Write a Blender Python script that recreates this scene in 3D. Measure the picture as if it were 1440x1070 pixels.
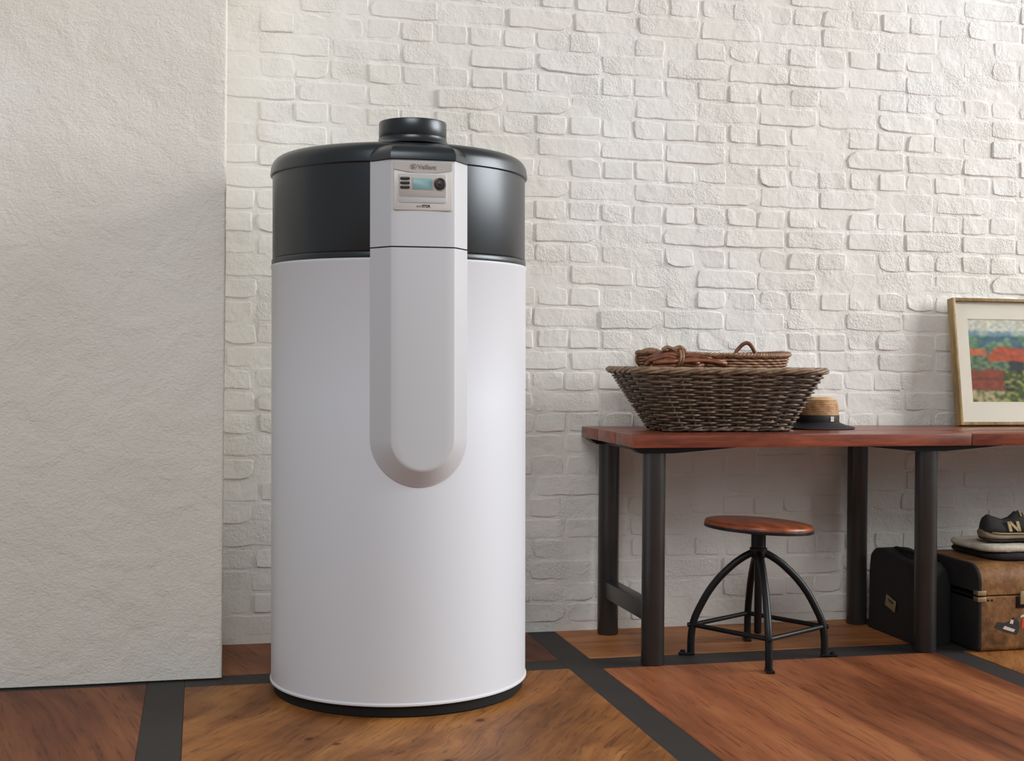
import bpy, bmesh, math, random
from mathutils import Vector, Matrix, noise

# ------------------------------------------------------------------ clear
for o in list(bpy.data.objects):
    bpy.data.objects.remove(o, do_unlink=True)
scene = bpy.context.scene
COL = scene.collection
rnd = random.Random(7)
PI = math.pi
R = math.radians

# ------------------------------------------------------------------ camera
CAM_H, F_PX = 0.90, 1830.0
YAW, ROLL = math.atan(438 / 1830.0), R(0.5)
cd = bpy.data.cameras.new('camera')
cam = bpy.data.objects.new('camera', cd)
COL.objects.link(cam)
cd.sensor_width = 36.0
cd.lens = F_PX / 1440 * 36
cd.shift_y = -27 / 1440
cd.clip_start = 0.05
cam.matrix_world = (Matrix.Translation((0, 0, CAM_H)) @ Matrix.Rotation(-YAW, 4, 'Z')
                    @ Matrix.Rotation(PI / 2, 4, 'X') @ Matrix.Rotation(ROLL, 4, 'Z'))
scene.camera = cam

# ------------------------------------------------------------------ world and light
w = bpy.data.worlds.new('world')
scene.world = w
w.use_nodes = True
w.node_tree.nodes['Background'].inputs[0].default_value = (0.96, 0.98, 1.0, 1)
w.node_tree.nodes['Background'].inputs[1].default_value = 0.30


def area(name, loc, target, sx, sy, power, color):
    d = bpy.data.lights.new(name, 'AREA')
    d.shape = 'RECTANGLE'
    d.size, d.size_y = sx, sy
    d.energy = power
    d.color = color
    o = bpy.data.objects.new(name, d)
    COL.objects.link(o)
    o.location = loc
    o.rotation_euler = (Vector(target) - Vector(loc)).to_track_quat('-Z', 'Y').to_euler()
    return o


area('window_light', (7.2, 1.85, 3.0), (1.2, 3.4, 2.4), 4.2, 3.4, 445, (1.0, 0.99, 0.975))
area('front_fill_light', (-0.6, -1.7, 4.5), (0.8, 3.9, 0.9), 3.0, 2.0, 132, (0.97, 0.985, 1.0))  # unseen fill added behind the camera to lift the front-facing surfaces

vs = scene.view_settings
vs.view_transform = 'Standard'
vs.look = 'None'
vs.exposure = 0.0
vs.gamma = 1.0
vs.use_curve_mapping = False


# ------------------------------------------------------------------ helpers
def srgb(r, g, b):
    def c(v):
        v /= 255.0
        return v / 12.92 if v <= 0.04045 else ((v + 0.055) / 1.055) ** 2.4
    return (c(r), c(g), c(b), 1.0)


class NT:
    """small wrapper round a material's node tree"""
    def __init__(self, name, rough=0.5, metal=0.0):
        self.m = bpy.data.materials.new(name)
        self.m.use_nodes = True
        self.t = self.m.node_tree
        self.p = self.t.nodes['Principled BSDF']
        self.p.inputs['Roughness'].default_value = rough
        self.p.inputs['Metallic'].default_value = metal

    def n(self, kind, **kw):
        nd = self.t.nodes.new(kind)
        for k, v in kw.items():
            if k.startswith('i_'):
                key = k[2:].replace('_', ' ')
                nd.inputs[key].default_value = v
            else:
                setattr(nd, k, v)
        return nd

    def l(self, a, b):
        self.t.links.new(a, b)

    def coords(self, kind='world', scale=(1, 1, 1), rot=(0, 0, 0)):
        mp = self.n('ShaderNodeMapping')
        mp.inputs['Scale'].default_value = scale
        mp.inputs['Rotation'].default_value = rot
        if kind == 'world':
            g = self.n('ShaderNodeNewGeometry')
            self.l(g.outputs['Position'], mp.inputs['Vector'])
        else:
            g = self.n('ShaderNodeTexCoord')
            self.l(g.outputs['Object'], mp.inputs['Vector'])
        return mp.outputs['Vector']

    def noise(self, vec, scale, detail=4, rough=0.55, dist=0.0):
        nd = self.n('ShaderNodeTexNoise')
        nd.inputs['Scale'].default_value = scale
        nd.inputs['Detail'].default_value = detail
        nd.inputs['Roughness'].default_value = rough
        nd.inputs['Distortion'].default_value = dist
        self.l(vec, nd.inputs['Vector'])
        return nd.outputs['Fac']

    def ramp(self, fac, stops):
        r = self.n('ShaderNodeValToRGB')
        cr = r.color_ramp
        while len(cr.elements) < len(stops):
            cr.elements.new(0.5)
        for e, (pos, col) in zip(cr.elements, stops):
            e.position = pos
            e.color = col
        self.l(fac, r.inputs['Fac'])
        return r.outputs['Color']

    def math(self, op, a, b=None):
        nd = self.n('ShaderNodeMath', operation=op)
        for i, v in enumerate((a, b)):
            if v is None:
                continue
            if isinstance(v, (int, float)):
                nd.inputs[i].default_value = v
            else:
                self.l(v, nd.inputs[i])
        return nd.outputs[0]

    def mix(self, fac, a, b, blend='MIX'):
        nd = self.n('ShaderNodeMix', data_type='RGBA', blend_type=blend)
        for sock, v in ((nd.inputs['Factor'], fac), (nd.inputs['A'], a), (nd.inputs['B'], b)):
            if isinstance(v, (int, float)):
                sock.default_value = v
            elif isinstance(v, tuple):
                sock.default_value = v
            else:
                self.l(v, sock)
        return nd.outputs['Result']

    def color(self, v):
        if isinstance(v, tuple):
            self.p.inputs['Base Color'].default_value = v
        else:
            self.l(v, self.p.inputs['Base Color'])

    def bump(self, h, strength, dist=0.01, prev=None):
        b = self.n('ShaderNodeBump')
        b.inputs['Strength'].default_value = strength
        b.inputs['Distance'].default_value = dist
        self.l(h, b.inputs['Height'])
        if prev is not None:
            self.l(prev, b.inputs['Normal'])
        self.l(b.outputs['Normal'], self.p.inputs['Normal'])
        return b.outputs['Normal']


def plain(name, col, rough=0.5, metal=0.0, bump=0.0, bscale=200.0, var=0.0, vscale=8.0, coat=0.0):
    n = NT(name, rough, metal)
    v = n.coords('object')
    if var > 0:
        a = tuple(c * (1 - var) for c in col[:3]) + (1,)
        b = tuple(min(1, c * (1 + var)) for c in col[:3]) + (1,)
        n.color(n.ramp(n.noise(v, vscale), [(0.3, a), (0.7, b)]))
    else:
        n.color(col)
    if bump > 0:
        n.bump(n.noise(v, bscale), bump, 0.002)
    if coat:
        n.p.inputs['Coat Weight'].default_value = coat
    return n.m


def top_of(o):
    while o.parent is not None:
        o = o.parent
    return o


def thing(name, loc, label, cat, group=None, rot=(0, 0, 0)):
    o = bpy.data.objects.new(name, None)
    o.empty_display_size = 0.1
    o.location = loc
    o.rotation_euler = rot
    COL.objects.link(o)
    o['label'] = label
    o['category'] = cat
    if group:
        o['group'] = group
    return o


class MB:
    """collects geometry in world coordinates, builds ONE mesh object"""
    def __init__(self):
        self.v, self.f, self.cols = [], [], None

    def add(self, vs_, fs_):
        b = len(self.v)
        self.v += [Vector(p) for p in vs_]
        self.f += [[b + i for i in f] for f in fs_]
        return self

    def box(self, x0, x1, y0, y1, z0, z1, bev=0.0, seg=2, mat=None):
        bm = bmesh.new()
        bmesh.ops.create_cube(bm, size=1)
        for v in bm.verts:
            v.co = Vector((x0 + (v.co.x + .5) * (x1 - x0), y0 + (v.co.y + .5) * (y1 - y0), z0 + (v.co.z + .5) * (z1 - z0)))
        if bev > 0:
            bmesh.ops.bevel(bm, geom=bm.edges[:], offset=bev, segments=seg, profile=0.6, affect='EDGES')
        return self.bm(bm, mat)

    def bm(self, bm, mat=None):
        bm.verts.index_update()
        self.add([(mat @ v.co) if mat else v.co for v in bm.verts], [[v.index for v in f.verts] for f in bm.faces])
        bm.free()
        return self

    def rings(self, rs, closed=True, cap0=True, cap1=True, loop=False):
        n = len(rs[0])
        b = len(self.v)
        for r in rs:
            self.v += [Vector(p) for p in r]
        m = len(rs)
        for i in range(m if loop else m - 1):
            j = (i + 1) % m
            for k in range(n if closed else n - 1):
                k2 = (k + 1) % n
                self.f.append([b + i * n + k, b + i * n + k2, b + j * n + k2, b + j * n + k])
        if closed and not loop:
            if cap0:
                self.f.append([b + k for k in range(n)][::-1])
            if cap1:
                self.f.append([b + (m - 1) * n + k for k in range(n)])
        return self

    def tube(self, path, r, n=10, closed=False, cap=True):
        path = [Vector(p) for p in path]
        m = len(path)
        rs = []
        up = None
        for i, p in enumerate(path):
            if closed:
                t = path[(i + 1) % m] - path[i - 1]
            else:
                t = path[min(i + 1, m - 1)] - path[max(i - 1, 0)]
            t.normalize()
            if up is None:
                a = Vector((0, 0, 1)) if abs(t.z) < 0.9 else Vector((1, 0, 0))
                up = (a - t * a.dot(t)).normalized()
            else:
                up = (up - t * up.dot(t))
                up.normalize()
            s = t.cross(up)
            rad = r[i] if isinstance(r, (list, tuple)) else r
            rs.append([p + (up * math.cos(2 * PI * k / n) + s * math.sin(2 * PI * k / n)) * rad for k in range(n)])
        return self.rings(rs, True, cap, cap, loop=closed)

    def lathe(self, prof, n=48, c=(0, 0, 0), cap0=False, cap1=False):
        rs = [[(c[0] + r * math.cos(2 * PI * k / n), c[1] + r * math.sin(2 * PI * k / n), c[2] + z) for k in range(n)] for r, z in prof]
        return self.rings(rs, True, cap0, cap1)

    def build(self, name, mat, parent=None, sharp=40, kind=None, label=None, cat=None, group=None):
        off = Vector((0, 0, 0))
        if parent is not None:
            off = top_of(parent).location
        me = bpy.data.meshes.new(name)
        me.from_pydata([v - off for v in self.v], [], self.f)
        bm = bmesh.new()
        bm.from_mesh(me)
        bmesh.ops.recalc_face_normals(bm, faces=bm.faces[:])
        bm.to_mesh(me)
        bm.free()
        me.polygons.foreach_set('use_smooth', [True] * len(me.polygons))
        me.set_sharp_from_angle(angle=R(sharp))
        if self.cols:
            a = me.color_attributes.new('paint', 'FLOAT_COLOR', 'POINT')
            for i, c in enumerate(self.cols):
                a.data[i].color = c
        me.materials.append(mat)
        me.update()
        o = bpy.data.objects.new(name, me)
        COL.objects.link(o)
        if parent is not None:
            o.parent = parent
        for k, v in (('kind', kind), ('label', label), ('category', cat), ('group', group)):
            if v:
                o[k] = v
        return o


def text_mesh(s, size, mat, name, parent, origin, width=None, bold=0.0, depth=0.0006, xform=None):
    """lettering standing in the XZ plane, facing -Y; origin = centre of the baseline"""
    cu = bpy.data.curves.new(name, 'FONT')
    cu.body = s
    cu.size = size
    cu.align_x = 'CENTER'
    cu.extrude = depth
    cu.offset = bold
    to = bpy.data.objects.new(name, cu)
    COL.objects.link(to)
    dg = bpy.context.evaluated_depsgraph_get()
    me = bpy.data.meshes.new_from_object(to.evaluated_get(dg))
    bpy.data.objects.remove(to, do_unlink=True)
    sx = 1.0
    if width:
        xs = [v.co.x for v in me.vertices]
        sx = width / (max(xs) - min(xs))
    mt = xform if xform else Matrix.Rotation(PI / 2, 4, 'X')
    off = top_of(parent).location
    for v in me.vertices:
        v.co = (mt @ Vector((v.co.x * sx, v.co.y, v.co.z))) + Vector(origin) - off
    me.materials.clear()
    me.materials.append(mat)
    o = bpy.data.objects.new(name, me)
    COL.objects.link(o)
    o.parent = parent
    return o


# ------------------------------------------------------------------ materials
def m_painted_brick():
    n = NT('white_painted_brick', 0.62)
    v = n.coords('world')
    big = n.noise(v, 1.3, 3)
    col = n.ramp(big, [(0.3, srgb(227, 223, 214)), (0.7, srgb(237, 236, 233))])
    spot = n.ramp(n.noise(v, 9, 5, 0.65), [(0.60, (0, 0, 0, 1)), (0.78, (1, 1, 1, 1))])
    col = n.mix(n.math('MULTIPLY', spot, 0.26), col, srgb(205, 190, 168))
    n.color(col)
    # rough patches alternate with smooth ones
    mask = n.ramp(n.noise(v, 7.5, 3), [(0.46, (0.08, 0.08, 0.08, 1)), (0.64, (1, 1, 1, 1))])
    fine = n.noise(v, 130, 4, 0.6, 0.4)
    h = n.math('MULTIPLY', fine, mask)
    b = n.bump(h, 0.75, 0.007)
    b2 = n.bump(n.noise(v, 34, 4, 0.55, 0.3), 0.42, 0.007, b)
    return n.m


def m_plaster():
    n = NT('rough_white_plaster', 0.8)
    v = n.coords('world')
    n.color(n.ramp(n.noise(v, 2.0, 4), [(0.3, srgb(238, 233, 222)), (0.7, srgb(244, 241, 233))]))
    v2 = n.coords('world', (1, 1, 1.6), (0, 0.5, 0))
    b = n.bump(n.noise(v2, 95, 5, 0.62, 0.8), 0.5, 0.009)
    b2 = n.bump(n.noise(v, 12, 4, 0.55, 0.5), 0.5, 0.016, b)
    return n.m


def m_ply(name, dark, mid, light, along='Y', rot=0.0, wav=1.0, knots=False, seed=0.0):
    n = NT(name, 0.5)
    n.p.inputs['Specular IOR Level'].default_value = 0.22
    sc = (1, 0.13, 1) if along == 'Y' else (0.13, 1, 1)
    v = n.coords('world', (1, 1, 1), (0, 0, rot))
    ad = n.n('ShaderNodeVectorMath', operation='ADD')
    ad.inputs[1].default_value = (seed, seed * 1.7, 0)
    n.l(v, ad.inputs[0])
    warp = n.n('ShaderNodeTexNoise')
    warp.inputs['Scale'].default_value = 2.6
    warp.inputs['Detail'].default_value = 3
    n.l(ad.outputs[0], warp.inputs['Vector'])
    wv = n.n('ShaderNodeVectorMath', operation='SCALE')
    wv.inputs['Scale'].default_value = 0.16 * wav
    n.l(warp.outputs['Color'], wv.inputs[0])
    ad2 = n.n('ShaderNodeVectorMath', operation='ADD')
    n.l(ad.outputs[0], ad2.inputs[0])
    n.l(wv.outputs[0], ad2.inputs[1])
    mp = n.n('ShaderNodeMapping')
    mp.inputs['Scale'].default_value = sc
    n.l(ad2.outputs[0], mp.inputs['Vector'])
    vec = mp.outputs['Vector']
    # straight grain: less warped than the broad figure
    wv2 = n.n('ShaderNodeVectorMath', operation='SCALE')
    wv2.inputs['Scale'].default_value = 0.05 * wav
    n.l(warp.outputs['Color'], wv2.inputs[0])
    ad3 = n.n('ShaderNodeVectorMath', operation='ADD')
    n.l(ad.outputs[0], ad3.inputs[0])
    n.l(wv2.outputs[0], ad3.inputs[1])
    mp2 = n.n('ShaderNodeMapping')
    mp2.inputs['Scale'].default_value = (1, 0.045, 1) if along == 'Y' else (0.045, 1, 1)
    n.l(ad3.outputs[0], mp2.inputs['Vector'])
    vf = mp2.outputs['Vector']
    broad = n.noise(vec, 7, 3, 0.5)
    col = n.ramp(broad, [(0.28, dark), (0.5, mid), (0.72, light)])
    streak = n.noise(vf, 34, 3, 0.55)
    col = n.mix(0.5, col, n.ramp(streak, [(0.32, (0.5, 0.44, 0.4, 1)), (0.56, (1, 1, 1, 1))]), 'MULTIPLY')
    fine = n.noise(vf, 130, 4, 0.6)
    pores = n.ramp(fine, [(0.34, (0.3, 0.24, 0.2, 1)), (0.45, (1, 1, 1, 1))])
    col = n.mix(0.62, col, pores, 'MULTIPLY')
    if knots:
        vo = n.n('ShaderNodeTexVoronoi')
        vo.inputs['Scale'].default_value = 8.0
        mk = n.n('ShaderNodeMapping')
        mk.inputs['Scale'].default_value = (1, 0.75, 1)
        n.l(ad.outputs[0], mk.inputs['Vector'])
        n.l(mk.outputs[0], vo.inputs['Vector'])
        kn = n.ramp(vo.outputs['Distance'], [(0.05, (0.10, 0.07, 0.05, 1)), (0.09, (0.5, 0.38, 0.3, 1)), (0.12, (1.0, 0.92, 0.86, 1)), (0.16, (0.8, 0.72, 0.66, 1)), (0.21, (1, 1, 1, 1))])
        col = n.mix(0.85, col, kn, 'MULTIPLY')
        smear = n.ramp(n.noise(v, 3.2, 4, 0.6), [(0.42, (1, 1, 1, 1)), (0.68, (0.55, 0.53, 0.5, 1))])
        col = n.mix(0.5, col, smear, 'MULTIPLY')
    n.color(col)
    n.bump(fine, 0.12, 0.002)
    return n.m


def m_wood(name, dark, light, scale=(0.12, 1, 1), rough=0.3):
    n = NT(name, rough)
    v = n.coords('world', scale)
    a = n.noise(v, 22, 4, 0.6, 0.6)
    col = n.ramp(a, [(0.3, dark), (0.7, light)])
    col = n.mix(0.5, col, n.ramp(n.noise(v, 110, 4), [(0.35, (0.55, 0.5, 0.48, 1)), (0.6, (1, 1, 1, 1))]), 'MULTIPLY')
    n.color(col)
    n.bump(a, 0.12, 0.002)
    return n.m


def m_wicker(name, dark, light):
    n = NT(name, 0.42)
    v = n.coords('world')
    c = n.ramp(n.noise(v, 45, 4, 0.6), [(0.3, dark), (0.7, light)])
    n.color(c)
    n.bump(n.noise(v, 260, 3), 0.3, 0.001)
    return n.m


M = dict(
    brick=m_painted_brick(), plaster=m_plaster(),
    strip=plain('dark_inlay', srgb(44, 40, 38), 0.62, bump=0.15, bscale=60, var=0.12),
    subfloor=plain('subfloor', srgb(30, 26, 24), 0.9),
    ply_a=m_ply('plywood_red', srgb(104, 57, 33), srgb(154, 92, 58), srgb(180, 120, 75), 'Y', 0, 0.6, False, 3.1),
    ply_b=m_ply('plywood_knotty', srgb(104, 62, 30), srgb(152, 98, 52), srgb(186, 130, 74), 'Y', 0.55, 1.6, True, 0.4),
    ply_c=m_ply('plywood_brown', srgb(86, 45, 26), srgb(130, 78, 50), srgb(158, 100, 64), 'Y', -0.25, 0.8, False, 8.3),
    ply_d=m_ply('plywood_back', srgb(124, 74, 42), srgb(172, 112, 66), srgb(198, 140, 88), 'X', 0, 0.7, False, 5.2),
    enamel=plain('white_enamel', srgb(225, 229, 236), 0.36),
    white_pl=plain('white_plastic', srgb(204, 206, 210), 0.40),
    grey_pl=plain('warm_grey_plastic', srgb(186, 180, 174), 0.4),
    pale_pl=plain('pale_plastic', srgb(214, 210, 205), 0.4),
    black_pl=plain('black_plastic', srgb(12, 13, 13), 0.33, bump=0.04, bscale=500),
    black_dk=plain('matt_black_base', srgb(9, 9, 9), 0.85),
    button=plain('dark_button', srgb(48, 42, 40), 0.4),
    lcd=plain('teal_display', srgb(132, 172, 176), 0.35),
    print_grey=plain('grey_print', srgb(132, 120, 114), 0.5),
    print_dark=plain('dark_print', srgb(50, 48, 48), 0.5),
    top_wood=m_wood('red_brown_tabletop', srgb(92, 42, 28), srgb(158, 84, 60)),
    seat_wood=m_wood('stool_seat_wood', srgb(104, 48, 26), srgb(166, 86, 50), (1, 0.2, 1), 0.33),
    steel=plain('dark_steel', srgb(58, 57, 56), 0.32, 0.25, bump=0.06, bscale=120, var=0.12),
    iron=plain('black_iron', srgb(30, 32, 34), 0.38, 0.5, bump=0.1, bscale=150),
    wick=m_wicker('brown_wicker', srgb(54, 40, 30), srgb(118, 98, 80)),
    wick_rim=m_wicker('pale_brown_wicker', srgb(84, 64, 46), srgb(158, 130, 102)),
    rush=m_wicker('tan_rush', srgb(98, 66, 44), srgb(172, 130, 96)),
    rush_red=m_wicker('red_brown_rush', srgb(88, 46, 28), srgb(146, 88, 58)),
    straw=m_wicker('straw', srgb(172, 122, 74), srgb(226, 190, 142)),
    felt=plain('black_ribbon', srgb(28, 27, 28), 0.7, bump=0.2, bscale=300),
    emblem=plain('pale_emblem', srgb(205, 190, 180), 0.6),
    gold=m_wood('dull_gold_frame', srgb(124, 98, 56), srgb(176, 150, 100), (1, 1, 0.2), 0.36),
    mat_card=plain('cream_mat', srgb(228, 222, 206), 0.8, var=0.03, vscale=6),
    leather=None, glass=None,
)


def m_leather():
    n = NT('worn_brown_suitcase', 0.5)
    v = n.coords('world')
    a = n.noise(v, 14, 5, 0.65, 0.5)
    c = n.ramp(a, [(0.3, srgb(92, 62, 36)), (0.55, srgb(142, 100, 60)), (0.75, srgb(168, 128, 84))])
    sc = n.ramp(n.noise(v, 60, 4, 0.7), [(0.38, (0.5, 0.45, 0.4, 1)), (0.55, (1, 1, 1, 1))])
    n.color(n.mix(0.6, c, sc, 'MULTIPLY'))
    n.bump(n.noise(v, 160, 3), 0.25, 0.002)
    return n.m


def m_vcol(name, rough=0.6):
    n = NT(name, rough)
    a = n.n('ShaderNodeVertexColor')
    a.layer_name = 'paint'
    n.l(a.outputs['Color'], n.p.inputs['Base Color'])
    return n.m


def m_glass():
    n = NT('picture_glass', 0.03)
    n.p.inputs['Transmission Weight'].default_value = 1.0
    n.p.inputs['IOR'].default_value = 1.1
    n.p.inputs['Base Color'].default_value = (1, 1, 1, 1)
    return n.m


M['black_pl'].node_tree.nodes['Principled BSDF'].inputs['Specular IOR Level'].default_value = 1.0
M['black_pl'].node_tree.nodes['Principled BSDF'].inputs['Specular Tint'].default_value = (0.84, 0.92, 1.0, 1)  # blue of the window's reflection put into the specular colour
M['leather'] = m_leather()
M['glass'] = m_glass()
M['paint'] = m_vcol('watercolour', 0.7)
M['black_leather'] = plain('black_bag_leather', srgb(17, 16, 16), 0.75, bump=0.3, bscale=90)
M['brass'] = plain('aged_brass', srgb(176, 160, 128), 0.38, 0.8, var=0.2)
M['tag'] = plain('tan_luggage_tag', srgb(128, 112, 80), 0.6, var=0.15, vscale=40)
M['fleece'] = plain('pale_fleece', srgb(196, 188, 170), 0.9, bump=0.8, bscale=90, var=0.15, vscale=60)
M['dark_cloth'] = plain('dark_cloth', srgb(34, 30, 30), 0.9, bump=0.3, bscale=120)
M['shoe_up'] = plain('dark_suede', srgb(38, 38, 36), 0.8, bump=0.3, bscale=200, var=0.2)
M['shoe_sole'] = plain('taupe_sole', srgb(138, 122, 100), 0.6, var=0.15, vscale=30)
M['shoe_tan'] = plain('tan_shoe_mark', srgb(170, 152, 108), 0.6)
M['shoe_out'] = plain('dark_outsole', srgb(48, 38, 32), 0.7)
M['red_sticker'] = plain('red_sticker', srgb(190, 70, 46), 0.5, var=0.2, vscale=40)
M['dark_sticker'] = plain('dark_sticker', srgb(42, 42, 44), 0.5, var=0.5, vscale=90)

# ------------------------------------------------------------------ floor
WALL_Y = 4.19
fl = MB().box(-2.0, 4.4, -0.6, WALL_Y + 0.25, -0.08, -0.013).build('floor', M['subfloor'], kind='structure')
SX = [(-2.0, -1.332), (-1.332, -1.231), (-0.136, -0.035), (1.060, 1.158), (2.248, 2.343), (3.44, 3.54)]
strips_x = [(-1.332, -1.231), (-0.136, -0.035), (1.060, 1.158), (2.248, 2.343), (3.44, 3.54)]
for a, b in strips_x:
    MB().box(a, b, -0.6, WALL_Y + 0.2, -0.013, -0.0012, 0.001, 1).build('inlay_strip', M['strip'], fl)
cells = [(-2.0, -1.332), (-1.231, -0.136), (-0.035, 1.060), (1.158, 2.248), (2.343, 3.44), (3.54, 4.4)]
front_y = [3.72, 3.72, 3.672, 3.655, 3.655, 3.655]
front_m = ['ply_a', 'ply_c', 'ply_b', 'ply_a', 'ply_b', 'ply_c']
back_m = ['ply_d', 'ply_d', 'ply_c', 'ply_d', 'ply_d', 'ply_d']
for (a, b), fy, fm, bk in zip(cells, front_y, front_m, back_m):
    MB().box(a, b, fy, 3.790, -0.013, -0.0012, 0.001, 1).build('inlay_strip', M['strip'], fl)
    MB().box(a, b, 1.28, fy, -0.013, 0.0, 0.0015, 1).build('plywood_panel', M[fm], fl)
    MB().box(a, b, 1.145, 1.28, -0.013, -0.0012, 0.001, 1).build('inlay_strip', M['strip'], fl)
    MB().box(a, b, -0.6, 1.145, -0.013, 0.0, 0.0015, 1).build('plywood_panel', M[bk], fl)
    MB().box(a, b, 3.790, WALL_Y + 0.2, -0.013, 0.0, 0.0015, 1).build('plywood_panel', M[bk], fl)

# ------------------------------------------------------------------ brick wall
WX0, WX1, WZ1 = -0.9, 4.4, 2.9


def wob(x, z, s, amp, seed=0.0):
    return amp * noise.noise(Vector((x * s + seed, seed * 0.7, z * s)))


def wall_mortar():
    mb = MB()
    st = 0.017
    nx, nz = int((WX1 - WX0) / st), int(WZ1 / st)
    vs_, fs_ = [], []
    for j in range(nz + 1):
        for i in range(nx + 1):
            x, z = WX0 + i * st, j * WZ1 / nz
            d = wob(x, z, 13, 0.0030, 4.0) + wob(x, z, 30, 0.0016, 9.0)
            vs_.append((x, WALL_Y + 0.0004 + d, z))
    w_ = nx + 1
    for j in range(nz):
        for i in range(nx):
            fs_.append([j * w_ + i, j * w_ + i + 1, (j + 1) * w_ + i + 1, (j + 1) * w_ + i])
    mb.add(vs_, fs_)
    # solid body behind the painted face
    b = len(mb.v)
    mb.add([(WX0, WALL_Y + 0.22, 0), (WX1, WALL_Y + 0.22, 0), (WX1, WALL_Y + 0.22, WZ1), (WX0, WALL_Y + 0.22, WZ1)], [[0, 3, 2, 1]])
    top = [nz * w_ + i for i in range(w_)]
    mb.f.append(top + [b + 2, b + 3])
    mb.f.append([j * w_ + nx for j in range(nz + 1)] + [b + 2, b + 1])
    mb.f.append([j * w_ for j in range(nz + 1)] + [b + 3, b + 0])
    mb.f.append([i for i in range(w_)] + [b + 1, b + 0])
    return mb.build('wall_back', M['brick'], kind='structure', sharp=60)


wall = wall_mortar()


def brick_verts(L, Hh, nx, nz, seed):
    """one pillowed brick face with a soft worn outline; local, facing -Y"""
    r = random.Random(seed)
    proud = r.choice([0.0003, 0.001, 0.0016, 0.0022, 0.0028, 0.0036, 0.0048])
    edge = r.uniform(0.002, 0.0042)
    tx, tz = r.uniform(-0.0022, 0.0022), r.uniform(-0.002, 0.002)
    cc = [r.uniform(0.006, 0.022) for _ in range(4)]
    if r.random() < 0.35:
        cc[r.randrange(4)] = r.uniform(0.026, 0.042)
    vs_ = []
    # columns bunched toward the edges
    def axis(Lx, n):
        e = edge / Lx
        g = e + 0.0035 / Lx
        inner = [g + (1 - 2 * g) * k / (n - 2) for k in range(n - 1)]
        return [0.0, e] + inner + [1.0 - e, 1.0]
    ax, az = axis(L, nx), axis(Hh, nz)
    for b in az:
        for a in ax:
            x, z = (a - 0.5) * L, (b - 0.5) * Hh
            # corner chamfer: pull corners in
            q = (0 if a < .5 else 1) + (0 if b < .5 else 2)
            dx, dz = L / 2 - abs(x), Hh / 2 - abs(z)
            c = cc[q]
            if dx + dz < c:
                m_ = 0.68 * (c - dx - dz) / 2
                x -= math.copysign(m_, x)
                z -= math.copysign(m_, z)
            x += 0.0055 * noise.noise(Vector((x * 22 + seed * 3.1, z * 22, 1.7)))
            z += 0.0055 * noise.noise(Vector((x * 22, z * 22 + seed * 5.3, 7.1)))
            onb = a in (0.0, 1.0) or b in (0.0, 1.0)
            d = -0.0012 if onb else proud + tx * (a - .5) * 2 + tz * (b - .5) * 2 + 0.0016 * noise.noise(Vector((x * 30 + seed, z * 30, seed * 2.2)))
            vs_.append((x, -d, z))
    n1 = len(ax)
    fs_ = [[j * n1 + i, j * n1 + i + 1, (j + 1) * n1 + i + 1, (j + 1) * n1 + i] for j in range(len(az) - 1) for i in range(n1 - 1)]
    return vs_, fs_


COURSE, Z_REF = 0.0707, 2.0045
HL, SL, GAP = 0.1135, 0.227, 0.0065


def brick_mesh(L, nx, nz, seed, nm):
    v, f = brick_verts(L - GAP, COURSE - GAP, nx, nz, seed)
    me = bpy.data.meshes.new(nm)
    me.from_pydata(v, [], f)
    me.polygons.foreach_set('use_smooth', [True] * len(me.polygons))
    me.materials.append(M['brick'])
    me.update()
    return me


heads = [brick_mesh(HL, 5, 4, 10 + i, 'brick_header') for i in range(18)]
strets = [brick_mesh(SL, 8, 4, 60 + i, 'brick_stretcher') for i in range(18)]


def project(p):
    d = Vector(p) - Vector((0, 0, CAM_H))
    dep = d.x * math.sin(YAW) + d.y * math.cos(YAW)
    return 720 + F_PX * (d.x * math.cos(YAW) - d.y * math.sin(YAW)) / dep, 508 - F_PX * d.z / dep, dep


bricks = []
n0 = int((Z_REF - WZ1) / COURSE) - 1
for nrow in range(n0, 40):
    zc = Z_REF - (nrow + 0.5) * COURSE
    if zc > WZ1 - 0.03 or zc < 0.03:
        continue
    header = nrow % 2 == 0
    L = HL if header else SL
    x = 2.214 - 30 * SL + (HL / 2 if header else (0.0 if (nrow // 2) % 2 else SL / 2)) + rnd.uniform(-.012, .012)
    while x < WX1 - L / 2 - 0.01:
        if x > WX0 + L / 2 + 0.01:
            bricks.append((x + rnd.uniform(-.004, .004), zc + rnd.uniform(-.0025, .0025) + wob(x, zc, 1.4, 0.006, 3.0), header,
                           rnd.randrange(18), rnd.random() < 0.5, rnd.uniform(-.013, .013), rnd.uniform(-.001, .002)))
        x += L
# the 300 that show largest become parts of their own, the others one joined part
def shown(b):
    px, py, dep = project((b[0], WALL_Y, b[1]))
    if not (325 < px < 1436 and 4 < py < 886):
        return 0.0
    if 384 < px < 744 and py > 195:
        return 0.0
    if 870 < px < 1150 and 500 < py < 605:
        return 0.0
    if px > 1345 and 425 < py < 598:
        return 0.0
    return (1.0 if b[2] else 2.0) / dep ** 2
order = sorted(bricks, key=shown, reverse=True)


def brick_matrix(b):
    m = Matrix.Translation((b[0], WALL_Y + b[6], b[1])) @ Matrix.Rotation(b[5], 4, 'Y')
    if b[4]:
        m = m @ Matrix.Rotation(PI, 4, 'Y')
    return m


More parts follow.
